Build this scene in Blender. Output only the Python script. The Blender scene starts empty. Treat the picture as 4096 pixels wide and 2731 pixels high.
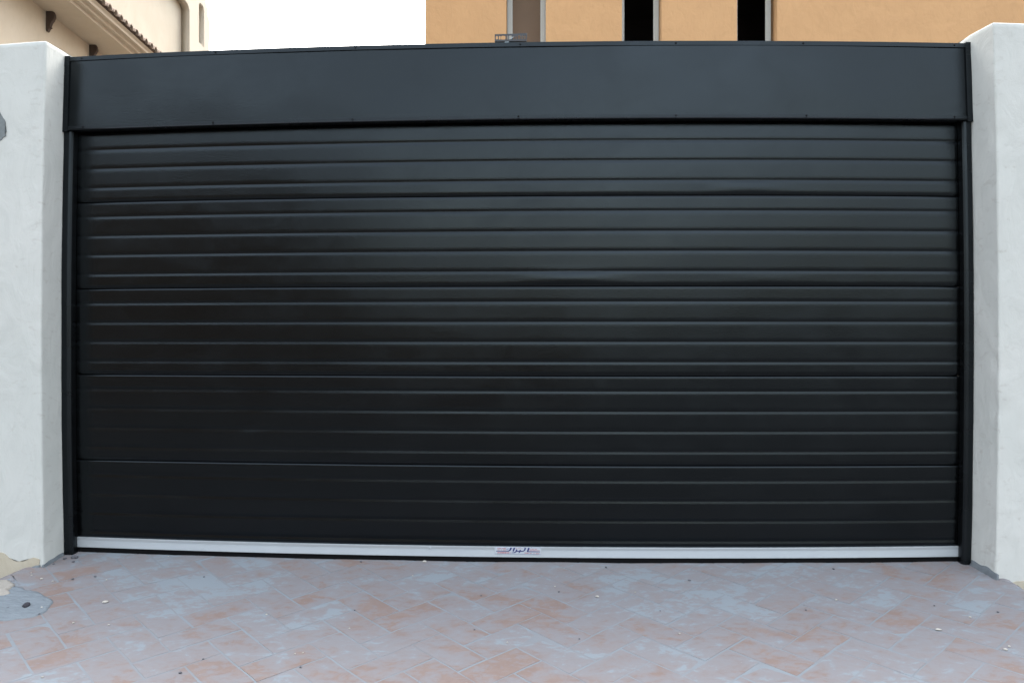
import bpy, bmesh, math, random
from mathutils import Vector, noise
R = math.radians
random.seed(7)
scene = bpy.context.scene
COL = scene.collection

# ------------------------------------------------------------------ camera
cam_d = bpy.data.cameras.new("camera")
cam = bpy.data.objects.new("camera", cam_d)
COL.objects.link(cam)
cam.location = (0.22, -4.576, 1.30)
cam.rotation_euler = (R(90), 0, 0.042)
cam_d.sensor_width = 36
cam_d.lens = 28.58
cam_d.clip_end = 2000
cam_d.dof.use_dof = True
cam_d.dof.focus_distance = 4.5
cam_d.dof.aperture_fstop = 5.6
scene.camera = cam

# ------------------------------------------------------------------ overcast sky, soft sun, exposure
SUN_EL, SUN_ROT = R(50), R(4)
world = bpy.data.worlds.new("World")
scene.world = world
world.use_nodes = True
wn = world.node_tree
wn.nodes.clear()
sky = wn.nodes.new('ShaderNodeTexSky')
sky.sky_type = 'NISHITA'
sky.sun_disc = False
sky.sun_elevation = SUN_EL
sky.sun_rotation = SUN_ROT
sky.air_density = 1.6
sky.dust_density = 6.0
sky.ozone_density = 1.0
hs = wn.nodes.new('ShaderNodeHueSaturation')
hs.inputs['Saturation'].default_value = 0.45
bg = wn.nodes.new('ShaderNodeBackground')
bg.inputs['Strength'].default_value = 0.15
wo = wn.nodes.new('ShaderNodeOutputWorld')
wn.links.new(sky.outputs[0], hs.inputs['Color'])
# thin cloud cover: broad soft light and dark patches
tc = wn.nodes.new('ShaderNodeTexCoord')
cn = wn.nodes.new('ShaderNodeTexNoise')
cn.inputs['Scale'].default_value = 3.2
cn.inputs['Detail'].default_value = 5
cn.inputs['Roughness'].default_value = 0.6
cn.inputs['Distortion'].default_value = 0.4
cm = wn.nodes.new('ShaderNodeMapping')
cm.inputs['Scale'].default_value = (1, 1, 2.4)
wn.links.new(tc.outputs['Generated'], cm.inputs['Vector'])
wn.links.new(cm.outputs[0], cn.inputs['Vector'])
cr = wn.nodes.new('ShaderNodeMapRange')
cr.inputs['From Min'].default_value = 0.32
cr.inputs['From Max'].default_value = 0.68
cr.inputs['To Min'].default_value = 0.6
cr.inputs['To Max'].default_value = 1.55
wn.links.new(cn.outputs['Fac'], cr.inputs['Value'])
mul = wn.nodes.new('ShaderNodeVectorMath')
mul.operation = 'SCALE'
wn.links.new(hs.outputs[0], mul.inputs[0])
wn.links.new(cr.outputs[0], mul.inputs['Scale'])
wn.links.new(mul.outputs[0], bg.inputs['Color'])
wn.links.new(bg.outputs[0], wo.inputs[0])
sun_d = bpy.data.lights.new("sun", 'SUN')
sun_d.energy = 0.5
sun_d.angle = R(60)
sun_d.color = (1.0, 0.97, 0.93)
sun = bpy.data.objects.new("sun", sun_d)
sun.rotation_euler = (-(R(90) - SUN_EL), 0, -SUN_ROT)
sun.location = (0, 20, 20)
COL.objects.link(sun)
scene.view_settings.view_transform = 'Standard'
scene.view_settings.look = 'None'
scene.view_settings.exposure = 2.55
scene.view_settings.gamma = 1.0

# ------------------------------------------------------------------ material helpers
class NT:
    def __init__(s, name):
        s.m = bpy.data.materials.new(name)
        s.m.use_nodes = True
        s.t = s.m.node_tree
        s.b = s.t.nodes['Principled BSDF']
    def n(s, typ, **kw):
        nd = s.t.nodes.new(typ)
        for k, v in kw.items():
            if hasattr(nd, k): setattr(nd, k, v)
            else: nd.inputs[k].default_value = v
        return nd
    def l(s, a, b): s.t.links.new(a, b)
    def pos(s, scale=(1, 1, 1), rot=(0, 0, 0)):
        g = s.n('ShaderNodeNewGeometry')
        mp = s.n('ShaderNodeMapping')
        mp.inputs['Scale'].default_value = scale
        mp.inputs['Rotation'].default_value = rot
        s.l(g.outputs['Position'], mp.inputs['Vector'])
        return mp.outputs[0]
    def noise(s, vec, scale, detail=3, rough=0.55, dist=0.0):
        nd = s.n('ShaderNodeTexNoise')
        nd.inputs['Scale'].default_value = scale
        nd.inputs['Detail'].default_value = detail
        nd.inputs['Roughness'].default_value = rough
        nd.inputs['Distortion'].default_value = dist
        s.l(vec, nd.inputs['Vector'])
        return nd.outputs['Fac']
    def ramp(s, fac, stops):
        nd = s.n('ShaderNodeValToRGB')
        el = nd.color_ramp.elements
        while len(el) < len(stops): el.new(0.5)
        for e, (p, c) in zip(el, stops):
            e.position = p
            e.color = (c, c, c, 1) if isinstance(c, (int, float)) else (*c, 1)
        s.l(fac, nd.inputs[0])
        return nd.outputs[0]
    def mix(s, fac, a, b, mode='MIX'):
        nd = s.n('ShaderNodeMix', data_type='RGBA', blend_type=mode)
        for sock, v in ((nd.inputs[0], fac), (nd.inputs[6], a), (nd.inputs[7], b)):
            if isinstance(v, (int, float)): sock.default_value = v
            elif isinstance(v, tuple): sock.default_value = (*v, 1)
            else: s.l(v, sock)
        return nd.outputs[2]
    def math(s, op, a, b=0.0):
        nd = s.n('ShaderNodeMath', operation=op)
        for sock, v in ((nd.inputs[0], a), (nd.inputs[1], b)):
            if isinstance(v, (int, float)): sock.default_value = v
            else: s.l(v, sock)
        return nd.outputs[0]
    def bump(s, h, dist, strength=1.0, normal=None):
        nd = s.n('ShaderNodeBump')
        nd.inputs['Distance'].default_value = dist
        nd.inputs['Strength'].default_value = strength
        s.l(h, nd.inputs['Height'])
        if normal is not None: s.l(normal, nd.inputs['Normal'])
        return nd.outputs[0]
    def fin(s, col=None, rough=0.8, nrm=None, metal=0.0, spec=0.5):
        b = s.b
        if col is not None:
            if isinstance(col, tuple): b.inputs['Base Color'].default_value = (*col, 1)
            else: s.l(col, b.inputs['Base Color'])
        if isinstance(rough, (int, float)): b.inputs['Roughness'].default_value = rough
        else: s.l(rough, b.inputs['Roughness'])
        b.inputs['Metallic'].default_value = metal
        b.inputs['Specular IOR Level'].default_value = spec
        if nrm is not None: s.l(nrm, b.inputs['Normal'])
        return s.m

def mat_plain(name, col, rough=0.7, metal=0.0, var=0.12, scale=14, spec=0.5):
    t = NT(name)
    f = t.noise(t.pos(), scale, 4)
    c = t.mix(f, tuple(v * (1 - var) for v in col), tuple(min(1, v * (1 + var)) for v in col))
    return t.fin(c, rough, t.bump(f, 0.002, 0.4), metal, spec)

def mat_black_coat(name, base=0.0006, emboss=1.0, rough=0.14):
    t = NT(name)
    p = t.pos((60, 60, 170), (0, R(28), 0))
    e = t.noise(p, 1.0, 3, 0.6)
    e2 = t.noise(t.pos(), 900, 2)
    smear = t.noise(t.pos((1, 1, 1.6)), 2.6, 5, 0.62, 0.6)
    c = t.mix(smear, (base * 0.85, base * 0.9, base), (base * 1.5, base * 1.6, base * 1.75))
    rr = t.ramp(smear, [(0.3, rough - 0.04), (0.7, rough + 0.12)])
    b1 = t.bump(e2, 0.0004, 0.25)
    b2 = t.bump(e, 0.0007, 0.5 * emboss, b1)
    t.b.inputs['Specular Tint'].default_value = (0.80, 0.95, 1.07, 1)
    return t.fin(c, rr, b2, 0, 0.295)

def mat_wall(name, col, col2, stain=(0.28, 0.235, 0.2), bumpd=0.014, edge_x=None):
    t = NT(name)
    big = t.noise(t.pos(), 1.3, 4, 0.55, 0.5)
    trow = t.noise(t.pos((1, 1, 0.55), (0, R(35), 0)), 7, 5, 0.6, 1.2)
    fine = t.noise(t.pos(), 120, 4, 0.65)
    c = t.mix(t.ramp(big, [(0.35, 0.0), (0.68, 1.0)]), col, col2)
    c = t.mix(t.math('MULTIPLY', t.ramp(trow, [(0.50, 0.0), (0.74, 1.0)]), 0.34), c, tuple(v * 0.8 for v in col))
    sp = t.noise(t.pos((1, 1, 1.4)), 9.5, 5, 0.62, 0.4)
    st = t.ramp(sp, [(0.66, 0.0), (0.76, 1.0)])
    c = t.mix(t.math('MULTIPLY', st, 0.42), c, stain)
    if edge_x:
        sx = t.n('ShaderNodeSeparateXYZ'); g = t.n('ShaderNodeNewGeometry'); t.l(g.outputs['Position'], sx.inputs[0])
        band = t.n('ShaderNodeMapRange'); band.inputs['From Min'].default_value = edge_x + 0.17; band.inputs['From Max'].default_value = edge_x + 0.02
        t.l(t.math('ABSOLUTE', sx.outputs['X']), band.inputs['Value'])
        scuff = t.ramp(t.noise(t.pos((1, 1, 2.2)), 13, 6, 0.66, 0.8), [(0.57, 0.0), (0.68, 1.0)])
        c = t.mix(t.math('MULTIPLY', t.math('MULTIPLY', scuff, band.outputs[0]), 0.30), c, (0.30, 0.26, 0.235))
    h = t.bump(fine, 0.0012, 0.5)
    h = t.bump(trow, bumpd, 0.45, h)
    h = t.bump(big, bumpd * 4, 0.35, h)
    return t.fin(c, 0.9, h, 0, 0.25)

M = {}
M['black'] = mat_black_coat("black_textured_paint")
M['black_frame'] = mat_black_coat("black_frame_paint", 0.002, 0.25, 0.25)
M['rubber'] = mat_plain("black_rubber", (0.003, 0.003, 0.0035), 0.8, spec=0.12)
M['dark_void'] = mat_plain("black_steel_inner", (0.004, 0.004, 0.0045), 0.8, spec=0.15)
M['white_wall'] = mat_wall("white_plaster", (0.462, 0.472, 0.442), (0.504, 0.506, 0.474), edge_x=2.56)
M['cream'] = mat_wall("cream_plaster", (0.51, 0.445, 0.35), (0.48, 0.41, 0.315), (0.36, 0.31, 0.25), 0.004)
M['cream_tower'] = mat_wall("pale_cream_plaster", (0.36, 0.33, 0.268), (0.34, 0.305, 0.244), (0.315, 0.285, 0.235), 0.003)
M['orange'] = mat_wall("orange_plaster", (0.50, 0.295, 0.145), (0.47, 0.275, 0.135), (0.43, 0.25, 0.13), 0.022)
M['base_coat'] = mat_wall("cream_base_coat", (0.40, 0.35, 0.26), (0.43, 0.39, 0.31), (0.27, 0.23, 0.18))
M['grey_mortar'] = mat_plain("grey_mortar", (0.12, 0.135, 0.145), 0.95, var=0.35, scale=30)
M['bare_cement'] = mat_plain("bare_cement", (0.15, 0.165, 0.165), 0.95, var=0.3, scale=40)
M['white_frame'] = mat_plain("white_window_frame", (0.46, 0.46, 0.42), 0.45, var=0.04)
M['brown_board'] = mat_plain("brown_board", (0.125, 0.078, 0.044), 0.7, var=0.12, scale=3)
M['interior'] = mat_plain("dark_interior", (0.06, 0.05, 0.045), 0.9)
M['wood'] = mat_plain("dark_wood", (0.055, 0.035, 0.025), 0.8, var=0.35, scale=25)
M['clay'] = mat_plain("weathered_clay_tile", (0.27, 0.21, 0.165), 0.85, var=0.5, scale=9)
M['clay_dark'] = mat_plain("tile_mortar_shadow", (0.06, 0.035, 0.022), 0.9, var=0.3)
M['plastic'] = mat_plain("black_plastic", (0.018, 0.02, 0.024), 0.4)
M['pale_plastic'] = mat_plain("pale_blue_plastic", (0.28, 0.34, 0.37), 0.5, var=0.25, scale=60)
M['sticker'] = mat_plain("sticker_film", (0.40, 0.43, 0.46), 0.5, var=0.03)
M['ink_blue'] = mat_plain("blue_ink", (0.012, 0.014, 0.11), 0.5)
M['ink_pale'] = mat_plain("pale_blue_ink", (0.20, 0.24, 0.36), 0.5)
M['ink_red'] = mat_plain("red_ink", (0.34, 0.09, 0.10), 0.5)
M['crumb'] = mat_plain("white_plaster_crumb", (0.40, 0.375, 0.33), 0.9, var=0.2, scale=60)
M['stone'] = mat_plain("dark_stone", (0.09, 0.09, 0.10), 0.9, var=0.4, scale=60)
M['stone_dark'] = mat_plain("black_stone", (0.03, 0.028, 0.035), 0.8, var=0.4, scale=60)

def mat_alu():
    t = NT("brushed_aluminium")
    s = t.noise(t.pos((0.6, 1, 1)), 3.0, 4)
    c = t.mix(s, (0.44, 0.47, 0.49), (0.50, 0.53, 0.54))
    return t.fin(c, 0.42, t.bump(t.noise(t.pos((3, 1, 900)), 1.0, 2), 0.0003, 0.4), 0.55, 0.5)
M['alu'] = mat_alu()

def haze_nodes(t):
    # dried cement film left over the tiles: broad wipes plus ragged edges
    broad = t.noise(t.pos((1, 1.25, 1), (0, 0, R(20))), 2.3, 6, 0.6, 0.9)
    rag = t.noise(t.pos((1, 1.6, 1), (0, 0, R(-35))), 9, 6, 0.62, 1.0)
    fine = t.noise(t.pos((1, 1.5, 1), (0, 0, R(-25))), 24, 5, 0.62, 0.7)
    mixd = t.math('ADD', t.math('ADD', t.math('MULTIPLY', broad, 0.46), t.math('MULTIPLY', rag, 0.34)), t.math('MULTIPLY', fine, 0.20))
    return t.math('ADD', t.math('MULTIPLY', t.math('SUBTRACT', mixd, 0.5), 1.45), 0.5)

def mat_tile():
    t = NT("terracotta_tile")
    at = t.n('ShaderNodeAttribute', attribute_name='tint')
    tint = at.outputs['Fac']
    edge = t.n('ShaderNodeAttribute', attribute_name='rim').outputs['Fac']
    fl = t.noise(t.pos(), 16, 5, 0.6, 0.5)
    terr = t.mix(tint, (0.190, 0.135, 0.113), (0.178, 0.136, 0.122))
    terr = t.mix(t.math('MULTIPLY', t.ramp(fl, [(0.42, 0.0), (0.72, 1.0)]), 0.6), terr, (0.216, 0.170, 0.150))
    dirt = t.noise(t.pos((1, 2.2, 1), (0, 0, R(25))), 5.5, 4, 0.6, 0.8)
    terr = t.mix(t.math('MULTIPLY', t.ramp(dirt, [(0.66, 0.0), (0.76, 1.0)]), 0.5), terr, (0.195, 0.112, 0.075))
    hz = haze_nodes(t)
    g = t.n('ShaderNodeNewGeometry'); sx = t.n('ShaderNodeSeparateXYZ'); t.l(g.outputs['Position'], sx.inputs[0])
    near = t.n('ShaderNodeMapRange'); near.inputs['From Min'].default_value = -0.75; near.inputs['From Max'].default_value = 0.0  # paler film towards the door: cement residue, plus colour offsetting the gate's shade
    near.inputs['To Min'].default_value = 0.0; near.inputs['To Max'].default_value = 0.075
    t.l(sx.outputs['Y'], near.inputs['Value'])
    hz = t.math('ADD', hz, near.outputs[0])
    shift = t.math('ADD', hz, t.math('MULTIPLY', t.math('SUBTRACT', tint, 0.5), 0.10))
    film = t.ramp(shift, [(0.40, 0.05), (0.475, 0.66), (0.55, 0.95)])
    thick = t.ramp(shift, [(0.58, 0.0), (0.65, 1.0)])
    hazec = t.mix(t.noise(t.pos(), 5, 3), (0.190, 0.178, 0.182), (0.190, 0.190, 0.198))
    c = t.mix(film, terr, hazec)
    c = t.mix(t.math('MULTIPLY', thick, 0.75), c, (0.200, 0.236, 0.257))
    speck = t.noise(t.pos(), 75, 3, 0.6)
    c = t.mix(t.math('MULTIPLY', t.ramp(speck, [(0.70, 0.0), (0.76, 1.0)]), 0.5), c, (0.30, 0.28, 0.25))
    h = t.bump(t.noise(t.pos(), 60, 4), 0.0012, 0.4)
    h = t.bump(hz, 0.006, 0.35, h)
    return t.fin(c, 0.75, h, 0, 0.35)
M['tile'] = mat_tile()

def mat_grout():
    t = NT("pale_grout")
    f = t.noise(t.pos(), 7, 5, 0.6, 0.6)
    g = t.noise(t.pos(), 40, 4)
    hz = haze_nodes(t)
    c = t.mix(t.ramp(f, [(0.35, 0.0), (0.65, 1.0)]), (0.182, 0.194, 0.205), (0.196, 0.226, 0.247))
    c = t.mix(t.ramp(hz, [(0.46, 0.0), (0.60, 0.5)]), c, (0.200, 0.198, 0.204))
    return t.fin(c, 0.9, t.bump(g, 0.003, 0.5), 0, 0.25)
M['grout'] = mat_grout()

def mat_cement_patch():
    t = NT("trowelled_cement")
    swirl = t.noise(t.pos((1.2, 4, 1)), 9, 5, 0.6, 1.6)
    c = t.mix(t.ramp(swirl, [(0.3, 0.0), (0.7, 1.0)]), (0.150, 0.170, 0.184), (0.205, 0.232, 0.250))
    return t.fin(c, 0.95, t.bump(swirl, 0.012, 0.7), 0, 0.2)
M['patch'] = mat_cement_patch()
M['asphalt'] = mat_plain("asphalt", (0.05, 0.05, 0.052), 0.9, var=0.3, scale=50)
M['opp_wall'] = mat_plain("brown_plaster", (0.07, 0.055, 0.045), 0.9)
M['leaf'] = mat_plain("dark_foliage", (0.03, 0.045, 0.02), 0.8, var=0.5, scale=6)
def mat_rail_dust():
    t = NT("plaster_dust")
    f = t.noise(t.pos(), 30, 4)
    return t.fin(t.mix(f, (0.26, 0.235, 0.20), (0.36, 0.335, 0.295)), 0.95, t.bump(f, 0.01, 0.6), 0, 0.2)
M['dust'] = mat_rail_dust()

# ------------------------------------------------------------------ object helpers
def tag(o, label=None, cat=None, group=None, kind=None):
    if label: o['label'] = label
    if cat: o['category'] = cat
    if group: o['group'] = group
    if kind: o['kind'] = kind
    return o

def thing(name, label, cat, loc=(0, 0, 0), group=None):
    o = bpy.data.objects.new(name, None)
    COL.objects.link(o)
    o.location = loc
    o.empty_display_size = 0.2
    return tag(o, label, cat, group)

def world_loc(o):
    v = Vector(o.location)
    while o.parent:
        o = o.parent
        v += Vector(o.location)
    return v

def obj(name, bm, m, parent=None, origin=None, smooth=False, recalc=True):
    """bm holds WORLD coordinates; they are made relative to the parent / origin here."""
    if recalc: bmesh.ops.recalc_face_normals(bm, faces=bm.faces)
    base = Vector(origin) if origin is not None else (world_loc(parent) if parent else Vector((0, 0, 0)))
    for v in bm.verts: v.co -= base
    me = bpy.data.meshes.new(name)
    bm.to_mesh(me)
    bm.free()
    for mm in (m if isinstance(m, (list, tuple)) else [m]): me.materials.append(mm)
    if smooth:
        for p in me.polygons: p.use_smooth = True
    o = bpy.data.objects.new(name, me)
    COL.objects.link(o)
    if parent:
        o.parent = parent
        o.location = base - world_loc(parent)
    else:
        o.location = base
    return o

def bow(x, z):
    """The whole gate front is very slightly bowed: lines sag away from the middle."""
    dx = max(-3.3, min(3.3, x - 0.028))
    s = 1.0152 * (1 - 0.00403 * (dx * dx + (z - 1.3) ** 2))
    return 0.028 + (x - 0.028) * s, 1.3 + (z - 1.3) * s

def bowed(bm):
    for v in bm.verts: v.co.x, v.co.z = bow(v.co.x, v.co.z)
    return bm

def box(bm, x0, x1, y0, y1, z0, z1, nx=1, bevel=0.0):
    """box cut into nx slices along x"""
    rings = []
    for i in range(nx + 1):
        x = x0 + (x1 - x0) * i / nx
        rings.append([bm.verts.new((x, y, z)) for y, z in ((y0, z0), (y1, z0), (y1, z1), (y0, z1))])
    fs = []
    for a, b in zip(rings, rings[1:]):
        for k in range(4): fs.append(bm.faces.new((a[k], a[(k + 1) % 4], b[(k + 1) % 4], b[k])))
    fs.append(bm.faces.new(rings[0]))
    fs.append(bm.faces.new(rings[-1][::-1]))
    if bevel > 0:
        es = [e for e in {e for f in fs for e in f.edges} if len(e.link_faces) == 2 and e.calc_face_angle(0) > 0.5]
        bmesh.ops.bevel(bm, geom=es, offset=bevel, segments=2, affect='EDGES')
    return bm

def sweep_x(bm, prof, x0, x1, nx, yfun=None, close=False):
    """sweep an open (y,z) profile along x"""
    rows = []
    for i in range(nx + 1):
        x = x0 + (x1 - x0) * i / nx
        rows.append([bm.verts.new((x, y + (yfun(x, z) if yfun else 0), z)) for y, z in prof])
    n = len(prof)
    for a, b in zip(rows, rows[1:]):
        for k in range(n - (0 if close else 1)):
            bm.faces.new((a[k], a[(k + 1) % n], b[(k + 1) % n], b[k]))
    if close:
        bm.faces.new(rows[0]); bm.faces.new(rows[-1][::-1])
    return bm

def prism(bm, pts, axis, a0, a1):
    """closed polygon given in the two other axes, extruded along axis (0,1,2)"""
    def mk(p, a):
        c = list(p); c.insert(axis, a); return bm.verts.new(c)
    A = [mk(p, a0) for p in pts]; B = [mk(p, a1) for p in pts]
    n = len(pts)
    bm.faces.new(A); bm.faces.new(B[::-1])
    for k in range(n): bm.faces.new((A[k], A[(k + 1) % n], B[(k + 1) % n], B[k]))
    return bm

def plate_with_holes(outer, holes, thick):
    """flat plate in (u,v) with holes, local z from 0 to thick; returns a bmesh"""
    cu = bpy.data.curves.new("outline", 'CURVE')
    cu.dimensions = '2D'; cu.fill_mode = 'BOTH'; cu.extrude = thick / 2
    for pts in [outer] + holes:
        sp = cu.splines.new('POLY'); sp.points.add(len(pts) - 1)
        for p, q in zip(sp.points, pts): p.co = (q[0], q[1], 0, 1)
        sp.use_cyclic_u = True
    o = bpy.data.objects.new("outline", cu)
    COL.objects.link(o)
    dg = bpy.context.evaluated_depsgraph_get()
    me = bpy.data.meshes.new_from_object(o.evaluated_get(dg))
    bm = bmesh.new(); bm.from_mesh(me)
    bmesh.ops.remove_doubles(bm, verts=bm.verts, dist=1e-6)
    bpy.data.objects.remove(o); bpy.data.curves.remove(cu); bpy.data.meshes.remove(me)
    for v in bm.verts: v.co.z += thick / 2
    return bm

def nz(x, y, z, s, seed=0.0):
    return noise.noise(Vector((x * s + seed, y * s - seed, z * s + 2 * seed)))

# ------------------------------------------------------------------ ground
def gz(x, y):
    """paved apron: rises to the gate, sinks at the sides in front of the walls"""
    xx = min(abs(x), 3.2)
    z = 0.059 + 0.1 * min(y, 0.3) + 0.032 * (xx / 2.53) ** 2
    if y < -0.13:
        t = min(1.0, (-0.13 - y) / 0.10)
        e = max(0.0, abs(x) - 2.62)
        z -= t * min(0.26, (0.46 if x < 0 else 0.85) * e)
    z += 0.003 * nz(x, y, 0, 2.2)
    if y < -2.3:  # apron ends here, unseen, so dark asphalt beyond darkens the door's reflection
        t = min(1.0, (-2.3 - y) / 0.35)
        z = z * (1 - t) - 0.50 * t
    return z

bm = bmesh.new()
for k, (x0, x1, y0, y1, z) in enumerate([(-900, 900, -900, 900, -0.42)]):
    vs = [bm.verts.new(p) for p in ((x0, y0, z), (x1, y0, z), (x1, y1, z), (x0, y1, z))]
    bm.faces.new(vs)
tag(obj("street", bm, M['asphalt']), "dark asphalt ground around the paved apron", kind='structure')

bm = bmesh.new()
NX, NY = 90, 64
g = [[None] * (NY + 1) for _ in range(NX + 1)]
for i in range(NX + 1):
    for j in range(NY + 1):
        x = -4.6 + 9.2 * i / NX; y = -2.65 + 3.15 * j / NY
        g[i][j] = bm.verts.new((x, y, gz(x, y)))
for i in range(NX):
    for j in range(NY): bm.faces.new((g[i][j], g[i + 1][j], g[i + 1][j + 1], g[i][j + 1]))
drive = obj("driveway", bm, M['grout'], smooth=True)
tag(drive, "sloping driveway apron with pale blue grey grout", kind='structure')

# terracotta tiles in herringbone (one surface: its pattern)
W = 0.1625
RT = math.sqrt(0.5)
bm = bmesh.new()
lt = bm.verts.layers.float.new('tint')
lr = bm.verts.layers.float.new('rim')
def herring_tile(U0, V0, du, dv):
    cu, cv = (U0 + du / 2) * W, (V0 + dv / 2 - 0.25) * W
    cx, cy = (cu + cv) * RT, (cu - cv) * RT
    if not (-4.4 < cx < 4.4 and -2.35 < cy < 0.2): return
    tint = random.random()
    gap = 0.0030 + 0.0026 * random.random()
    rot = random.uniform(-0.009, 0.009)
    ju, jv = random.uniform(-.0025, .0025), random.uniform(-.0025, .0025)
    nu, nv = (8, 4) if du > dv else (4, 8)
    lift = 0.0009 + random.uniform(0, 0.0010)
    tx, ty = random.uniform(-.004, .004), random.uniform(-.004, .004)
    hu, hv = du * W / 2 - gap, dv * W / 2 - gap
    G = []
    def at(a, b, drop):
        wob = 0.0022
        u = a + wob * nz(cu + a, cv + b, 1, 22) + 0.003 * nz(cu + a, cv + b, 5, 7)
        v = b + wob * nz(cu + a, cv + b, 9, 22) + 0.003 * nz(cu + a, cv + b, 13, 7)
        u, v = u * math.cos(rot) - v * math.sin(rot) + cu + ju, u * math.sin(rot) + v * math.cos(rot) + cv + jv
        x, y = (u + v) * RT, (u - v) * RT
        return Vector((x, y, gz(x, y) + lift + tx * a + ty * b - drop))
    for i in range(nu + 1):
        row = []
        for j in range(nv + 1):
            a = -hu + 2 * hu * i / nu; b = -hv + 2 * hv * j / nv
            rimmed = i in (0, nu) or j in (0, nv)
            vv = bm.verts.new(at(a, b, 0.0006 if rimmed else 0))
            vv[lt] = tint; vv[lr] = 1.0 if rimmed else 0.0
            row.append(vv)
        G.append(row)
    for i in range(nu):
        for j in range(nv): bm.faces.new((G[i][j], G[i + 1][j], G[i + 1][j + 1], G[i][j + 1]))
    ring = [G[i][0] for i in range(nu + 1)] + [G[nu][j] for j in range(1, nv + 1)] + [G[i][nv] for i in range(nu - 1, -1, -1)] + [G[0][j] for j in range(nv - 1, 0, -1)]
    low = []
    for v in ring:
        w = bm.verts.new((v.co.x, v.co.y, v.co.z - 0.008)); w[lt] = tint; w[lr] = 1.0
        low.append(w)
    for k in range(len(ring)):
        q = (k + 1) % len(ring)
        bm.faces.new((ring[k], low[k], low[q], ring[q]))
for i in range(-90, 91):
    for j in range(-45, 46):
        a, b = i + 2 * j, -i + 2 * j
        herring_tile(a - 3, b + 6, 2, 1)
        herring_tile(a - 3, b + 4, 1, 2)
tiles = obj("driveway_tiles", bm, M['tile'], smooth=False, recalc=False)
tag(tiles, "terracotta herringbone paving filmed with grey cement", kind='structure')

# ------------------------------------------------------------------ garden walls either side of the gate
def garden_wall(name, label, side, xin, ztop, yfront, yback, rc, splay=0.0):
    t = thing(name, label, "wall", (side * 4.6, 0, -0.6))
    bm = bmesh.new()
    plan = []
    xs = [7.0, 6, 5, 4.5, 4.0, 3.7, 3.4, 3.2, 3.1, 3.0, 2.95, 2.9, 2.85, 2.8, 2.75, 2.72, 2.69, 2.66, 2.64, 2.62]
    for x in xs:
        if x > xin + rc: plan.append((x, yfront))
    for k in range(6):
        a = R(90) * k / 5
        plan.append((xin + rc - rc * math.sin(a), yfront + rc - rc * math.cos(a)))
    y = yfront + rc + 0.02
    while y < yback:
        plan.append((xin, y)); y += 0.02
    plan.append((xin, yback))
    plan = [(x - (splay * min(1.0, max(0.0, (y - yfront - rc) / 0.17)) if x < xin + rc else 0), y) for x, y in plan]
    zb = -0.6
    hs = [zb + (ztop - 0.03 - zb) * k / 90 for k in range(91)]
    rows = []
    rt = 0.03
    tops = [(0, ztop - 0.010), (0.003, ztop - 0.005), (0.007, ztop - 0.002), (0.014, ztop)]
    for inset, z in [(0, h) for h in hs] + tops:
        row = []
        for x, yy in plan:
            n1 = nz(x, yy, z, 5, 3 + side) * 0.003 + nz(x, yy, z, 17, 8) * 0.0013
            fx = 1 if yy > yfront + rc * 0.6 else 0
            px = x + inset * (1 if fx else 0.3) + (n1 if fx else 0)
            py = yy + (inset if not fx else 0) + (0 if fx else n1)
            if x < xin + 0.06 and yy < yfront + 0.05:
                ch = max(0, nz(x * 0.2, 0, z, 9, 21 + side) - 0.25) * 0.012
                px += ch; py += ch
            zz = z + (0.006 * nz(x, 0, 0, 4, 2) if z > ztop - 0.05 else 0)
            row.append(bm.verts.new((side * px, py, zz)))
        rows.append(row)
    n = len(plan)
    for a, b in zip(rows, rows[1:]):
        for k in range(n - 1): bm.faces.new((a[k], a[k + 1], b[k + 1], b[k]))
    # top and back
    back = [bm.verts.new((side * x, yback + 0.001, ztop)) for x, _ in plan[:-1]] + [rows[-1][-1]]
    for k in range(n - 1): bm.faces.new((rows[-1][k], rows[-1][k + 1], back[k + 1], back[k])) if back[k + 1] != rows[-1][k + 1] else bm.faces.new((rows[-1][k], rows[-1][k + 1], back[k]))
    lowb = [bm.verts.new((side * 7.0, yback, zb)), bm.verts.new((side * (xin - splay), yback, zb))]
    bm.faces.new([back[0]] + back[1:-1] + [rows[-1][-1], lowb[1], lowb[0]])
    bowed(bm)
    for v in bm.verts: v.co.z = max(v.co.z, -0.6)
    obj("plastered_wall", bm, M['white_wall'], t, smooth=True)
    return t

wl = garden_wall("garden_wall", "white plastered wall with a grey chipped patch, left of the black gate", -1, 2.575, 2.985, -0.24, 0.06, 0.012)
wr = garden_wall("garden_wall", "white plastered wall with a clean unchipped face, right of the black gate", 1, 2.605, 3.003, -0.24, 0.06, 0.012, 0.031)

def sheet_on_wall(name, pts, y, mat, parent, thick=0.004):
    bm = bmesh.new()
    dense = []
    for (x0, z0), (x1, z1) in zip(pts, pts[1:] + pts[:1]):
        L = math.hypot(x1 - x0, z1 - z0); k = max(1, int(L / 0.012))
        for i in range(k):
            f = i / k
            x = x0 + (x1 - x0) * f; z = z0 + (z1 - z0) * f
            dense.append((x + 0.006 * nz(x, z, 0, 28), z + 0.006 * nz(x, z, 4, 28)))
    prism_pts = dense
    A = [bm.verts.new((x, y - thick, z)) for x, z in prism_pts]
    B = [bm.verts.new((x, y + 0.01, z)) for x, z in prism_pts]
    bm.faces.new(A); bm.faces.new(B[::-1])
    for k in range(len(A)):
        q = (k + 1) % len(A); bm.faces.new((A[k], A[q], B[q], B[k]))
    bmesh.ops.triangulate(bm, faces=[f for f in bm.faces if len(f.verts) > 4])
    bowed(bm)
    return obj(name, bm, mat, parent)
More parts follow.
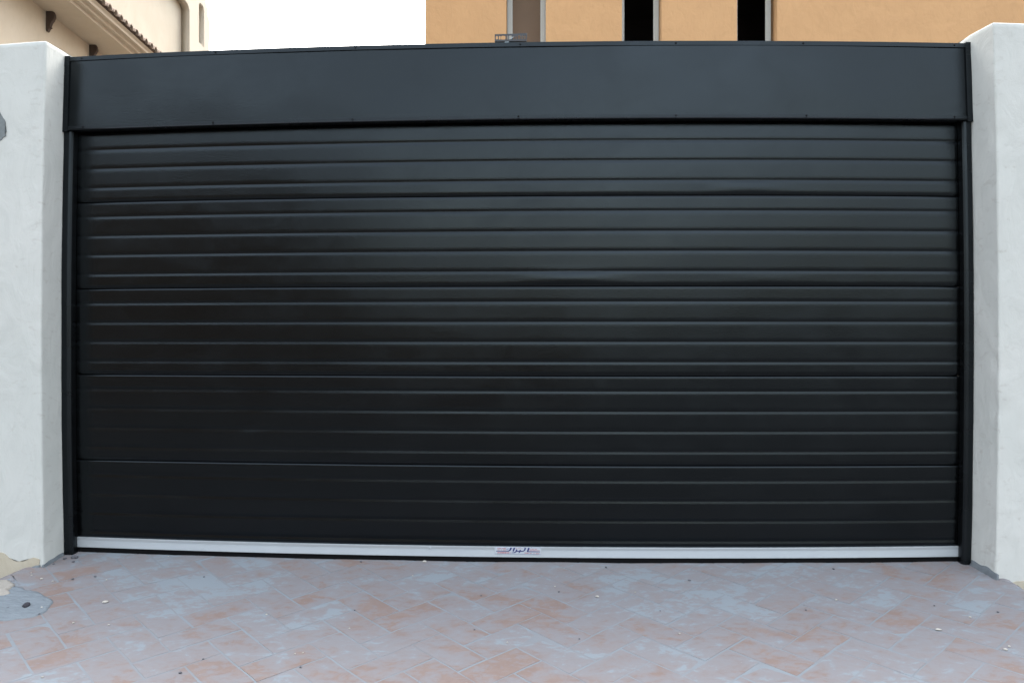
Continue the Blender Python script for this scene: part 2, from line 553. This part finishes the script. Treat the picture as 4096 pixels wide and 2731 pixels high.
# chipped patch showing cement, left wall
o = sheet_on_wall("chipped_patch", [(-2.88, 2.66), (-2.855, 2.61), (-2.835, 2.57), (-2.815, 2.545), (-2.806, 2.512), (-2.797, 2.478), (-2.806, 2.468), (-2.80, 2.452), (-2.815, 2.447), (-2.83, 2.43), (-2.87, 2.42), (-2.93, 2.40), (-3.06, 2.42), (-3.1, 2.55), (-3.0, 2.66)], -0.24, M['bare_cement'], wl, 0.004)
o['label'] = "rough grey cement showing where the plaster has chipped off"
# cream base coat left bare along the foot of the left wall
o = sheet_on_wall("base_coat", [(-2.60, 0.085), (-2.635, 0.098), (-2.66, 0.085), (-2.70, 0.072), (-2.75, 0.074), (-2.785, 0.09), (-2.81, 0.112), (-2.83, 0.118), (-3.3, 0.13), (-3.3, -0.3), (-2.60, -0.3)], -0.24, M['base_coat'], wl, 0.005)
o['label'] = "bare cream base coat at the foot of the wall"
o = sheet_on_wall("base_coat", [(2.63, 0.028), (2.66, 0.024), (2.70, 0.026), (3.3, 0.03), (3.3, -0.4), (2.63, -0.4)], -0.24, M['base_coat'], wr, 0.004)
o['label'] = "bare cream base coat at the foot of the wall"

def fillet(parent, side, xin, w, h, y0, y1, splay=0.0):
    bm = bmesh.new(); rows = []
    n = 16
    for k in range(n + 1):
        y = y0 + (y1 - y0) * k / n
        ww = w * (1 + 0.5 * nz(y, side, 0, 14)); hh = h * (1 + 0.5 * nz(y, side, 6, 14))
        row = []
        for x, dz in ((xin + 0.006, hh), (xin - 0.003, hh), (xin - ww * 0.4, hh * 0.4), (xin - ww, 0.001), (xin - ww, -0.05), (xin + 0.006, -0.05)):
            bx, _ = bow(side * (x - splay * min(1, max(0, (y + 0.228) / 0.17))), 0.06)
            row.append(bm.verts.new((bx, y, gz(side * min(x, 2.6), y) + dz)))
        rows.append(row)
    for a, b in zip(rows, rows[1:]):
        for k in range(6): bm.faces.new((a[k], a[(k + 1) % 6], b[(k + 1) % 6], b[k]))
    bm.faces.new(rows[0]); bm.faces.new(rows[-1][::-1])
    o = obj("mortar_fillet", bm, M['grey_mortar'], parent, smooth=True)
    o['label'] = "grey mortar fillet along the foot of the reveal"
fillet(wl, -1, 2.575, 0.010, 0.016, -0.25, -0.06)
fillet(wr, 1, 2.605, 0.016, 0.030, -0.262, -0.06, 0.031)
# fillet along the front foot, left wall
bm = bmesh.new()
prof = []
for k in range(13):
    x = -2.595 - 0.10 * k / 12
    prof.append((x, 0.012 * (1 + 0.6 * nz(x, 3, 0, 30))))
rows = []
for x, hh in prof:
    bx, _ = bow(x, 0.06); zz = gz(x, -0.25)
    rows.append([bm.verts.new(p) for p in ((bx, -0.235, zz + hh), (bx, -0.249, zz + hh), (bx, -0.256, zz - 0.002), (bx, -0.256, zz - 0.05), (bx, -0.235, zz - 0.05))])
for a, b in zip(rows, rows[1:]):
    for k in range(5): bm.faces.new((a[k], a[(k + 1) % 5], b[(k + 1) % 5], b[k]))
bm.faces.new(rows[0]); bm.faces.new(rows[-1][::-1])
obj("mortar_fillet", bm, M['grey_mortar'], wl, smooth=True)

# ------------------------------------------------------------------ sectional garage door
door = thing("garage_door", "wide black ribbed sectional garage door with a silver bottom rail", "garage door", (0, 0, 0.06))
NXD = 96
def sstep(a, b, t):
    t = max(0.0, min(1.0, (t - a) / (b - a))); return t * t * (3 - 2 * t)
DENTS = [(1, 0.36, 0.25, 0.0058, 0.034), (0, 1.35, 0.20, 0.0030, 0.03), (1, 1.45, 0.25, 0.0012, 0.03), (2, -0.6, 0.4, 0.0008, 0.03)]
def section(idx, zt, zb):
    prof = [(0.022, zt - 0.0008), (0.004, zt - 0.0008), (0.0008, zt - 0.004), (0, zt - 0.010)]
    offs = [0.085, 0.197, 0.308, 0.42]
    def seg(z0, z1, n):
        for k in range(1, n + 1): prof.append((0, z0 + (z1 - z0) * k / n))
    cur = zt - 0.010
    for o in offs:
        if zt - o - 0.02 < zb + 0.012: break
        seg(cur, zt - o + 0.0135, 6)
        prof.extend([(0.0003, zt - o + 0.011), (0.0025, zt - o + 0.001), (0.0024, zt - o - 0.0005), (0.0002, zt - o - 0.0115), (0, zt - o - 0.014)])
        cur = zt - o - 0.014
    last = zb + 0.024
    seg(cur, last, 6)
    prof.extend([(0.0006, zb + 0.018), (0.0018, zb + 0.011), (0.0035, zb + 0.005), (0.006, zb + 0.0008), (0.022, zb + 0.0008)])
    def yf(x, z):
        d = 0.0026 * nz(x, 0, z, 0.9, 4) + 0.0008 * nz(x, 0, z, 3, 9 + idx)
        for s, xc, w, dep, hh in DENTS:
            if s == idx:
                d -= dep * math.exp(-((x - xc) / w) ** 2 * 1.6) * math.exp(-((z - zb - 0.042) / hh) ** 2)
        return d
    bm = sweep_x(bmesh.new(), prof, -2.535, 2.535, NXD, yf)
    bowed(bm)
    return obj("door_section", bm, M['black'], door, smooth=False)
ZJ = [2.612, 2.108, 1.605, 1.108, 0.611, 0.150]
for i in range(5):
    o = section(i, ZJ[i], ZJ[i + 1])
    o.data.polygons.foreach_set('use_smooth', [True] * len(o.data.polygons))
# backing behind the joints
bm = box(bmesh.new(), -2.535, 2.535, 0.024, 0.04, 0.10, 2.60, 24)
obj("door_back", bowed(bm), M['dark_void'], door)
# bottom rail with fine ribs
prof = [(0.02, 0.158), (-0.0115, 0.158), (-0.0120, 0.1565), (-0.0095, 0.1395), (-0.0118, 0.139)]
z = 0.138
while z > 0.103:
    prof += [(-0.0115, z), (-0.0105, z - 0.0012), (-0.0105, z - 0.0016), (-0.0115, z - 0.0026)]
    z -= 0.0032
prof += [(-0.0115, 0.1005), (-0.009, 0.0995), (0.02, 0.0995)]
bm = sweep_x(bmesh.new(), prof, -2.535, 2.535, 48, None, True)
rail = obj("bottom_rail", bowed(bm), M['alu'], door)
rail['label'] = "silver aluminium bottom rail with fine ribs"
bm = sweep_x(bmesh.new(), [(0.004, 0.0992), (-0.002, 0.0992), (-0.003, 0.085), (-0.002, 0.071), (0.0, 0.060), (0.016, 0.060), (0.018, 0.0992)], -2.535, 2.535, 48, None, True)
obj("rubber_seal", bowed(bm), M['rubber'], door)
# small rivet on the rail
bm = bmesh.new()
bmesh.ops.create_icosphere(bm, subdivisions=2, radius=0.006)
for v in bm.verts: v.co = Vector((v.co.x - 0.43, v.co.y * 0.5 - 0.012, v.co.z + 0.147))
obj("rivet", bowed(bm), M['sticker'], door, smooth=True)

# sticker: pale film, blue stretched lettering, red small print
SS = 0.26 / 1650
def sp(px, py, d):
    x = (px - 280) * SS - 0.069
    z = 0.1562 - ((py - 245) - 0.0064 * (px - 280)) * SS
    bx, bz = bow(x, z)
    return (bx, -0.0120 - d, bz)
def flat(name, polys, mat, parent, d, th=0.0004):
    bm = bmesh.new()
    for i, pts in enumerate(polys):
        e = 0.00001 * (i % 7)
        A = [bm.verts.new(sp(px, py, d + th + e)) for px, py in pts]
        B = [bm.verts.new(sp(px, py, d)) for px, py in pts]
        bm.faces.new(A); bm.faces.new(B[::-1])
        for k in range(len(A)):
            q = (k + 1) % len(A); bm.faces.new((A[k], A[q], B[q], B[k]))
    return obj(name, bm, mat, parent)
stk = flat("sticker", [[(280, 245), (1930, 245), (1930, 500), (280, 480)]], M['sticker'], door, 0, 0.0006)
stk['label'] = "pale sticker with blue Arabic lettering and red small print"
def stroke(pts, widths):
    L, Rr = [], []
    for i, (x, y) in enumerate(pts):
        a = pts[max(0, i - 1)]; b = pts[min(len(pts) - 1, i + 1)]
        dx, dy = b[0] - a[0], b[1] - a[1]; n = math.hypot(dx, dy)
        w = widths[i] * 0.62
        L.append((x - dy / n * w, y + dx / n * w)); Rr.append((x + dy / n * w, y - dx / n * w))
    return L + Rr[::-1]
blue = [stroke([(870, 262), (835, 335), (785, 376), (700, 384), (335, 384)], [46, 42, 30, 20, 18]),
        stroke([(985, 262), (935, 392)], [44, 40]),
        stroke([(1068, 325), (1040, 395), (985, 432), (880, 440)], [40, 38, 26, 14]),
        stroke([(1050, 388), (1180, 386), (1290, 384), (1335, 352), (1372, 268)], [24, 26, 26, 36, 44]),
        [(1110, 388), (1205, 325), (1215, 388)],
        stroke([(1495, 270), (1445, 392)], [48, 44]),
        stroke([(1425, 398), (1890, 404)], [22, 18]),
        stroke([(1125, 445), (1185, 412)], [20, 24])]
flat("lettering", blue, M['ink_blue'], stk, 0.0006, 0.0005)
pale = [stroke([(705, 332), (775, 296)], [30, 24]), stroke([(290, 256), (1920, 262)], [7, 7]), stroke([(290, 474), (1920, 496)], [8, 8])]
flat("border_line", pale, M['ink_pale'], stk, 0.0006, 0.0002)
red = []
rs = random.Random(3)
def small_print(x0, x1, y0, y1, h, dens=0.72):
    x = x0
    while x < x1:
        w = rs.uniform(14, 34); yy = y0 + (y1 - y0) * (x - x0) / (x1 - x0)
        if rs.random() < dens:
            hh = h * rs.uniform(0.55, 1)
            red.append([(x, yy - hh / 2), (x + w, yy - hh / 2), (x + w - 5, yy + hh / 2), (x - 5, yy + hh / 2)])
        x += w + rs.uniform(4, 9)
small_print(385, 650, 290, 288, 30); small_print(350, 690, 338, 338, 28, 0.85)
small_print(1045, 1270, 292, 290, 26, 0.6); small_print(1530, 1840, 312, 312, 30); small_print(1530, 1860, 358, 362, 28)
small_print(385, 850, 438, 440, 52, 0.97); small_print(1345, 1880, 445, 470, 36, 0.7)
flat("small_print", red, M['ink_red'], stk, 0.0006, 0.0003)

# ------------------------------------------------------------------ door frame: guide posts and hood
frame = thing("door_frame", "black steel frame and deep hood box around the ribbed garage door", "door frame", (0, 0, 0.06))
for s, xo in ((-1, 2.575), (1, 2.573)):
    bm = bmesh.new()
    pts = []
    xi = 2.517 if s < 0 else 2.521
    plan = [(xo, 0.05), (xo, -0.052), (xo - 0.004, -0.056), (xi + 0.022, -0.056), (xi + 0.010, -0.053), (xi + 0.003, -0.044), (xi, -0.032), (xi, -0.003), (xi + 0.01, -0.003), (xi + 0.01, 0.05)]
    rows = []
    for k in range(41):
        z = 0.02 + (2.56 - 0.02) * k / 40
        rows.append([bm.verts.new((s * (x + 0.0015 * nz(z, s, 0, 1.5)), y, z)) for x, y in plan])
    n = len(plan)
    for a, b in zip(rows, rows[1:]):
        for k in range(n): bm.faces.new((a[k], a[(k + 1) % n], b[(k + 1) % n], b[k]))
    bm.faces.new(rows[0]); bm.faces.new(rows[-1][::-1])
    obj("guide_post", bowed(bm), M['black_frame'], frame, smooth=False)
# hood
YF = -0.062
prof = [(YF, 2.543 + (2.929 - 2.543) * k / 16) for k in range(17)]
def wav(x, z):
    return 0.005 * nz(x, 0, z, 1.2, 31) + 0.0022 * nz(x, 0, z, 3.0, 17)
bm = sweep_x(bmesh.new(), prof, -2.545, 2.548, 110, wav)
hood = obj("hood_panel", bowed(bm), M['black'], frame, smooth=True)
bm = sweep_x(bmesh.new(), [(YF + 0.01, 2.524), (0.05, 2.524), (0.05, 2.942), (YF + 0.01, 2.942)], -2.54, 2.545, 24, None, True)
obj("hood_box", bowed(bm), M['dark_void'], frame)
bm = sweep_x(bmesh.new(), [(YF - 0.006, 2.928), (YF - 0.006, 2.9515), (0.06, 2.9505), (0.06, 2.9475), (YF + 0.004, 2.9475), (YF + 0.004, 2.928)], -2.55, 2.552, 64, lambda x, z: 0.0015 * nz(x, 0, z, 1.2, 5), True)
topf = obj("top_flashing", bowed(bm), M['black_frame'], frame)
bm = sweep_x(bmesh.new(), [(YF - 0.005, 2.544), (YF - 0.005, 2.528), (YF - 0.012, 2.521), (YF - 0.010, 2.518), (YF + 0.02, 2.518), (YF + 0.02, 2.544)], -2.55, 2.552, 64, lambda x, z: 0.0012 * nz(x, 0, z, 1.6, 11), True)
bott = obj("bottom_trim", bowed(bm), M['black_frame'], frame)
for s, xo in ((-1, 2.573), (1, 2.576)):
    bm = box(bmesh.new(), s * xo, s * (xo - 0.030), -0.071, 0.05, 2.512, 2.958, 1, 0.003)
    obj("end_plate", bowed(bm), M['black_frame'], frame)
def screws(xs, z, y, par):
    for x in xs:
        bm = bmesh.new()
        bmesh.ops.create_cone(bm, cap_ends=True, segments=10, radius1=0.0058, radius2=0.0036, depth=0.004)
        for v in bm.verts: v.co = Vector((v.co.x + x, y - 0.002 - v.co.z, z + v.co.y))
        obj("screw", bowed(bm), M['dark_void'], par)
screws([-2.467, -1.654, -0.845, 0.076, 0.932, 1.635, 2.483], 2.939, YF - 0.006, topf)
screws([-2.448, -1.662, -0.858, 0.066, 0.929, 1.645, 2.473], 2.536, YF - 0.005, bott)

# perforated bracket sticking up on the hood
br = thing("perforated_bracket", "small black perforated bracket strip standing on top of the door hood", "bracket", (0.02, -0.06, 2.92))
def rr(x0, x1, z0, z1, r):
    pts = []
    for cx, cz, a0 in ((x1 - r, z1 - r, 0), (x0 + r, z1 - r, 90), (x0 + r, z0 + r, 180), (x1 - r, z0 + r, 270)):
        for k in range(4): pts.append((cx + r * math.cos(R(a0 + 30 * k)), cz + r * math.sin(R(a0 + 30 * k))))
    return pts
outer = [(-0.066, 2.956), (0.111, 2.957), (0.115, 2.996), (-0.066, 2.993)]
holes = [rr(-0.060, -0.048, 2.964, 2.984, .005), rr(-0.043, -0.033, 2.961, 2.984, .004), rr(-0.031, -0.006, 2.961, 2.985, .008), rr(0.000, 0.010, 2.962, 2.984, .003), rr(0.014, 0.028, 2.962, 2.985, .004),
         rr(0.035, 0.044, 2.962, 2.980, .003), rr(0.050, 0.058, 2.963, 2.980, .003), rr(0.063, 0.078, 2.962, 2.985, .006), rr(0.084, 0.092, 2.963, 2.984, .003), rr(0.097, 0.106, 2.963, 2.984, .003)]
bm = plate_with_holes(outer, holes, 0.004)
for v in bm.verts: v.co = Vector((v.co.x, -0.06 - v.co.z, v.co.y))
for v in bm.verts: v.co.z += 0.013
obj("perforated_strip", bm, M['plastic'], br)
bm = box(bmesh.new(), -0.066, 0.111, -0.067, -0.030, 2.952, 2.962, 1, 0.001)
for v in bm.verts: v.co.z += 0.013
obj("bottom_flange", bm, M['plastic'], br)
bm = bmesh.new()
prism(bm, [(-0.018, 2.925), (0.050, 2.925), (0.040, 2.958), (0.018, 2.962), (-0.004, 2.952)], 1, -0.055, -0.035)
for v in bm.verts: v.co.z += 0.013
obj("clamp_foot", bm, M['plastic'], br)
bm = bmesh.new()
prism(bm, [(-0.016, 2.935), (0.012, 2.935), (0.014, 2.953), (-0.008, 2.953)], 1, -0.0645, -0.056)
prism(bm, [(0.020, 2.962), (0.024, 2.962), (0.040, 2.975), (0.034, 2.976)], 1, -0.069, -0.0655)
for v in bm.verts: v.co.z += 0.013
obj("pale_clip", bm, M['pale_plastic'], br)

# ------------------------------------------------------------------ orange building behind
ob = thing("orange_building", "orange plastered building with three narrow window openings behind the gate", "building", (3.5, 14, -0.6))
WIN = [(-0.547, 0.212), (1.665, 2.420), (3.835, 4.585)]
OX0, OX1, OZ0, OZ1, OY, OT = -2.107, 12.0, -0.6, 10.5, 11.0, 0.50
WZ0, WZ1 = 5.2, 8.6
bm = plate_with_holes([(OX0, OZ0), (OX1, OZ0), (OX1, OZ1), (OX0, OZ1)], [[(a, WZ0), (b, WZ0), (b, WZ1), (a, WZ1)] for a, b in WIN], OT)
for v in bm.verts: v.co = Vector((v.co.x, OY + OT - v.co.z, v.co.y))
obj("wall", bm, M['orange'], ob)
bm = bmesh.new()
box(bm, OX0, OX0 + 0.3, OY + OT, OY + 6, OZ0, OZ1)
box(bm, OX1 - 0.3, OX1, OY + OT, OY + 6, OZ0, OZ1)
box(bm, OX0 + 0.3, OX1 - 0.3, OY + 5.7, OY + 6, OZ0, OZ1)
obj("side_wall", bm, M['orange'], ob)
bm = bmesh.new()
box(bm, OX0 + 0.31, OX1 - 0.31, OY + OT + 0.01, OY + 5.69, WZ0 - 0.6, WZ0 - 0.4)
box(bm, OX0 + 0.31, OX1 - 0.31, OY + OT + 0.01, OY + 5.69, WZ1 + 0.4, WZ1 + 0.6)
box(bm, OX0 + 0.31, OX1 - 0.31, OY + 4.0, OY + 4.1, WZ0 - 0.4, WZ1 + 0.4)
box(bm, 0.9, 1.0, OY + OT + 0.12, OY + 4.0, WZ0 - 0.4, WZ1 + 0.4)
obj("inner_room", bm, M['interior'], ob)
bm = box(bmesh.new(), OX0, OX1, OY, OY + 6, OZ1 + 0.003, OZ1 + 0.2)
obj("roof", bm, M['orange'], ob)
for i, (a, b) in enumerate(WIN):
    fw = 0.104
    y0, y1 = OY + 0.42, OY + 0.47
    bm = plate_with_holes([(a + .002, WZ0 + .002), (b - .002, WZ0 + .002), (b - .002, WZ1 - .002), (a + .002, WZ1 - .002)], [[(a + (fw if i != 1 else 0.082), WZ0 + fw), (b - fw, WZ0 + fw), (b - fw, WZ1 - fw), (a + (fw if i != 1 else 0.082), WZ1 - fw)]], 0.05)
    for v in bm.verts: v.co = Vector((v.co.x, y1 - v.co.z, v.co.y))
    # thin raised beads on the frame
    for xx in (a + 0.03, a + 0.07, b - 0.07, b - 0.03):
        box(bm, xx - 0.006, xx + 0.006, y0 - 0.008, y0 + 0.001, WZ0 + 0.1, WZ1 - 0.1)
    f = obj("window", bm, M['white_frame'], ob)
    if i == 0:
        bm = box(bmesh.new(), a + fw + .002, b - fw - .002, y0 + 0.03, y0 + 0.045, WZ0 + fw + .002, WZ1 - fw - .002)
        p = obj("board", bm, M['brown_board'], f)
        p['label'] = "plain brown board closing the opening"
    else:
        f['label'] = "open window hole, black inside"

# ------------------------------------------------------------------ cream house with eave, left
TH = 0.0905622
NNx, NNy = math.cos(TH), math.sin(TH)
DVx, DVy = -math.sin(TH), math.cos(TH)
CX, CY, CZ = 0.22, -4.576, 1.30
def L(a, b, z): return Vector((CX + a * NNx + b * DVx, CY + a * NNy + b * DVy, CZ + z))
def localize(bm):
    for v in bm.verts: v.co = L(v.co.x, v.co.y, v.co.z)
    return bm
hb = L(-9, 12.5, -1.9)
house = thing("cream_house", "cream plastered house with a tiled eave, stepped cornice and dark brackets, behind the left wall", "house", hb)
SOF = 5.42
B0, B1 = 7.0, 22.6
bm = bmesh.new()
box(bm, -12.0, -7.0, B0 + 0.4, B1 - 0.4, -1.9, SOF + 0.3)
obj("wall", localize(bm), M['cream'], house)
bm = bmesh.new()
prism(bm, [(-7.4, SOF), (-6.42, SOF), (-6.42, SOF + 0.05), (-6.405, SOF + 0.062), (-6.335, SOF + 0.062), (-6.335, SOF + 0.108), (-6.32, SOF + 0.12), (-6.25, SOF + 0.12), (-6.25, SOF + 0.165), (-6.235, SOF + 0.178), (-6.21, SOF + 0.20), (-6.26, SOF + 0.21), (-7.4, SOF + 0.35)], 1, B0, B1)
obj("cornice", localize(bm), M['cream'], house)
# barrel tiles along the eave: one roof surface
bm = bmesh.new()
n = int((B1 - B0) / 0.225)
for k in range(n):
    b = B0 + 0.11 + k * 0.225
    segs = 8
    jit = random.uniform(-0.01, 0.01)
    R0 = 0.085 + random.uniform(-.006, .006)
    tilt = 0.30
    ring = []
    for a_, dz in ((-6.135 + jit, 0.0), (-7.6, 0.52)):
        for rad in (R0, R0 - 0.018):
            ring.append([bm.verts.new((a_, b + rad * math.cos(math.pi * s / segs), SOF + 0.215 + dz + rad * math.sin(math.pi * s / segs))) for s in range(segs + 1)])
    o0, i0, o1, i1 = ring
    for s in range(segs):
        bm.faces.new((o0[s], o0[s + 1], o1[s + 1], o1[s]))
        bm.faces.new((i0[s], i0[s + 1], i1[s + 1], i1[s]))
        bm.faces.new((o0[s], o0[s + 1], i0[s + 1], i0[s]))
    # pan tile between
    b2 = b + 0.1125
    pr = [[bm.verts.new((a_, b2 + 0.06 * math.cos(math.pi + math.pi * s / 6), SOF + 0.225 + dz + 0.03 * math.sin(math.pi + math.pi * s / 6) + 0.02)) for s in range(7)] for a_, dz in ((-6.165, 0.0), (-7.6, 0.52))]
    for s in range(6): bm.faces.new((pr[0][s], pr[0][s + 1], pr[1][s + 1], pr[1][s]))
roof = obj("roof", localize(bm), M['clay'], house)
bm = bmesh.new()
prism(bm, [(-6.225, SOF + 0.195), (-6.20, SOF + 0.215), (-6.20, SOF + 0.25), (-7.6, SOF + 0.72), (-12.5, SOF + 1.9), (-12.5, SOF + 1.5), (-7.4, SOF + 0.36)], 1, B0, B1)
obj("roof_bed", localize(bm), M['clay_dark'], house)
# dark wooden brackets under the soffit
prof = [(0, 0), (0.115, 0), (0.135, -0.05), (0.14, -0.10), (0.115, -0.145), (0.085, -0.185), (0.062, -0.225), (0.058, -0.25), (0.085, -0.262), (0.08, -0.272), (0.052, -0.268), (0.042, -0.30), (0.025, -0.335), (0.004, -0.33), (0, -0.30)]
for b in (8.94, 10.54, 12.14, 13.74, 15.25, 16.75, 18.3, 19.85):
    bm = bmesh.new()
    prism(bm, [(-7.0 + a, SOF + z + 0.002) for a, z in prof], 1, b - 0.035, b + 0.035)
    bmesh.ops.bevel(bm, geom=list(bm.edges), offset=0.006, segments=1, affect='EDGES')
    o = obj("bracket", localize(bm), M['wood'], house)

# upper storey wall set back over the eave roof: sunk panel and a narrow slot
UA, DEP = -7.3, 0.21
outer = [(B0, 5.0), (22.86, 5.0), (22.88, 7.9), (22.93, 8.15), (23.00, 8.38), (23.02, 8.60), (23.01, 8.80), (22.97, 8.94), (22.86, 8.97), (22.84, 9.0), (22.84, 9.17), (22.79, 9.22), (22.70, 9.26), (22.66, 9.36), (22.60, 9.49), (22.56, 9.8), (22.56, 11.5), (B0, 11.5)]
panel = [(16.6, 5.8), (21.38, 5.8), (21.38, 8.54), (21.32, 8.62), (21.2, 8.66), (16.6, 8.66)]
slot = [(22.10, 7.99), (22.52, 7.99), (22.52, 9.00), (22.46, 9.07), (22.38, 9.09), (22.24, 9.09), (22.15, 9.06), (22.10, 8.98)]
bm = plate_with_holes(outer, [panel, slot], DEP)
for v in bm.verts: v.co = L(UA - DEP + v.co.z, v.co.x, v.co.y)
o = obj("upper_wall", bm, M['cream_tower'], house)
bm = box(bmesh.new(), -12.0, UA - DEP - 0.002, B0 + 0.02, 22.5, SOF + 0.32, 11.48)
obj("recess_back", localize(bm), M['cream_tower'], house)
bm = box(bmesh.new(), UA - 0.12, UA - 0.03, 22.93, 23.035, 7.7, 8.42)
o = obj("shutter", localize(bm), M['brown_board'], house)
o['label'] = "brown shutter seen edge on at the far corner"

# ------------------------------------------------------------------ cement patch, dust and crumbs on the ground
def ground_blob(name, pts, h, mat, label, cat, seed):
    cx = sum(p[0] for p in pts) / len(pts); cy = sum(p[1] for p in pts) / len(pts)
    bm = bmesh.new()
    # dense closed outline
    out = []
    n = len(pts)
    for i in range(n):
        p0, p1, p2, p3 = (Vector((*pts[(i + d) % n], 0)) for d in (-1, 0, 1, 2))
        for k in range(8):
            t = k / 8
            q = 0.5 * ((2 * p1) + (p2 - p0) * t + (2 * p0 - 5 * p1 + 4 * p2 - p3) * t * t + (3 * p1 - p0 - 3 * p2 + p3) * t ** 3)
            q.x += 0.016 * nz(q.x, q.y, seed, 14) + 0.007 * nz(q.x, q.y, seed, 45); q.y += 0.016 * nz(q.x, q.y, seed + 5, 14) + 0.007 * nz(q.x, q.y, seed + 5, 45)
            out.append(q)
    rings = []
    for f, hh in ((1.0, -0.01), (1.0, 0.003), (0.94, 0.6), (0.8, 0.9), (0.6, 1.0), (0.4, 1.0), (0.2, 1.0)):
        row = []
        for q in out:
            x, y = cx + (q.x - cx) * f, cy + (q.y - cy) * f
            zz = gz(x, y) + (hh if hh < 0 else 0.003 + hh * h * (1 + 0.35 * nz(x, y, seed, 30)))
            row.append(bm.verts.new((x, y, zz)))
        rings.append(row)
    for a, b in zip(rings, rings[1:]):
        for k in range(len(a)):
            q = (k + 1) % len(a); bm.faces.new((a[k], a[q], b[q], b[k]))
    bm.faces.new(rings[-1])
    o = obj(name, bm, mat, origin=(cx, cy, gz(cx, cy)), smooth=True)
    return tag(o, label, cat)
ground_blob("cement_patch", [(-2.80, -0.46), (-2.62, -0.45), (-2.51, -0.505), (-2.406, -0.543), (-2.274, -0.608), (-2.212, -0.677), (-2.178, -0.76), (-2.195, -0.83), (-2.245, -0.864), (-2.33, -0.89), (-2.6, -0.92), (-2.85, -0.8)], 0.003, M['patch'], "round patch of swirled grey cement on the tiles near the left wall", "cement patch", 2)
ground_blob("dust_pile", [(-2.66, -0.45), (-2.56, -0.455), (-2.52, -0.50), (-2.50, -0.57), (-2.47, -0.60), (-2.50, -0.63), (-2.56, -0.63), (-2.66, -0.6)], 0.012, M['dust'], "spilled pile of cream plaster dust at the edge of the grey cement patch", "dust pile", 9)

def pebble(kind, x, y, r, mat, label, cat, group=None, flat=0.55):
    bm = bmesh.new()
    bmesh.ops.create_icosphere(bm, subdivisions=2, radius=1)
    sd = random.uniform(0, 50); st = random.uniform(0.75, 1.45); an = random.uniform(0, 3.14)
    z0 = gz(x, y) + 0.003 + r * flat * 0.45
    for v in bm.verts:
        k = 1 + 0.38 * noise.noise(v.co * 1.4 + Vector((sd, sd, 0)))
        p = v.co * k * r
        px, py = p.x * st, p.y
        v.co = Vector((x + px * math.cos(an) - py * math.sin(an), y + px * math.sin(an) + py * math.cos(an), z0 + p.z * flat))
    o = obj(kind, bm, mat, origin=(x, y, gz(x, y)))
    return tag(o, label, cat, group)
WC = [(-2.434, -0.403, .010), (-2.358, -0.428, .006), (-2.094, -0.387, .007), (-1.804, -0.893, .006), (-1.974, -0.888, .008), (-1.931, -0.032, .006), (-2.538, -0.331, .006), (-2.516, -0.36, .006), (-1.819, -1.366, .006), (-2.222, -0.736, .008), (-0.498, -0.228, .007), (-1.118, -0.734, .007), (-0.861, -1.117, .006), (-0.83, -1.104, .005), (-0.687, -0.86, .006), (0.823, -0.866, .007), (0.673, -0.408, .006), (0.048, -0.97, .006), (0.266, -0.344, .006), (1.65, -0.501, .008), (2.183, -1.014, .009), (2.213, -0.987, .008), (2.194, -0.7, .008)]
DC = [(-2.41, -0.156, .009), (-2.273, -0.392, .009), (-2.177, -0.349, .008), (-1.236, -1.178, .006), (-1.282, -1.297, .009), (-1.606, -0.307, .006), (-2.188, -0.809, .008), (-2.377, -0.756, .007), (-2.497, -0.198, .007), (-0.822, -0.04, .008), (-0.709, -0.665, .005), (-0.804, -1.226, .007), (-0.109, -0.472, .006), (-0.109, -0.852, .005), (0.55, -0.074, .009), (0.974, -0.254, .009), (0.285, -0.412, .006), (0.369, -0.925, .006), (0.77, -0.626, .005), (1.776, -0.102, .009), (1.467, -0.614, .007), (2.349, -0.649, .008), (2.093, -0.568, .006), (-2.482, -0.117, .010)]
for x, y, r in WC:
    pebble("plaster_crumb", x, y, r * 0.7, M['crumb'], "tiny white plaster crumb lying loose on the terracotta tiles", "crumb", "white plaster crumbs scattered on the driveway")
for x, y, r in DC:
    pebble("stone_chip", x, y, r * 0.75, M['stone'], "tiny dark grey stone chip lying loose on the driveway", "stone chip", "dark stone chips scattered on the driveway")
pebble("stone", -2.301, -0.732, .017, M['stone_dark'], "largest black stone, lying on the swirled grey cement patch", "stone", None, 0.8)
pebble("stone", -2.436, -0.098, .015, M['stone'], "dark grey lump near the foot of the left door post", "stone", None, 0.7)
pebble("plaster_flake", -1.953, -0.653, .013, M['crumb'], "largest pale plaster flake, on a tile joint right of the cement patch", "plaster flake", None, 0.35)
pebble("plaster_flake", -0.465, -0.02, .011, M['crumb'], "white plaster flake lying under the rubber seal of the door", "plaster flake", None, 0.4)
pebble("plaster_flake", 0.477, -0.465, .010, M['crumb'], "round white plaster flake stuck on the tiles in front of the sticker", "plaster flake", None, 0.25)
pebble("plaster_flake", 1.991, -0.827, .010, M['crumb'], "bright white plaster flake on the tiles toward the right wall", "plaster flake", None, 0.4)

# ------------------------------------------------------------------ across the street, unseen: added and sized to darken the black paint's reflections
opp = thing("unseen_street_wall", "plain brown plastered wall across the street", "wall", (0, -20, -0.42))
bm = box(bmesh.new(), -40, 1, -20.3, -20, -0.45, 3.0)
obj("wall", bm, M['opp_wall'], opp)
bm = box(bmesh.new(), -40.1, 1.1, -20.35, -19.95, 3.003, 3.1)
obj("coping", bm, M['opp_wall'], opp)
oh = thing("unseen_street_house", "dark brown flat roofed house across the street", "house", (-19, -25, -0.42))
bm = box(bmesh.new(), -32, -7.5, -29, -21, -0.45, 7.2)
obj("wall", bm, M['opp_wall'], oh)
bm = box(bmesh.new(), -32.2, -7.3, -29.2, -20.8, 7.203, 7.5)
obj("roof", bm, M['opp_wall'], oh)
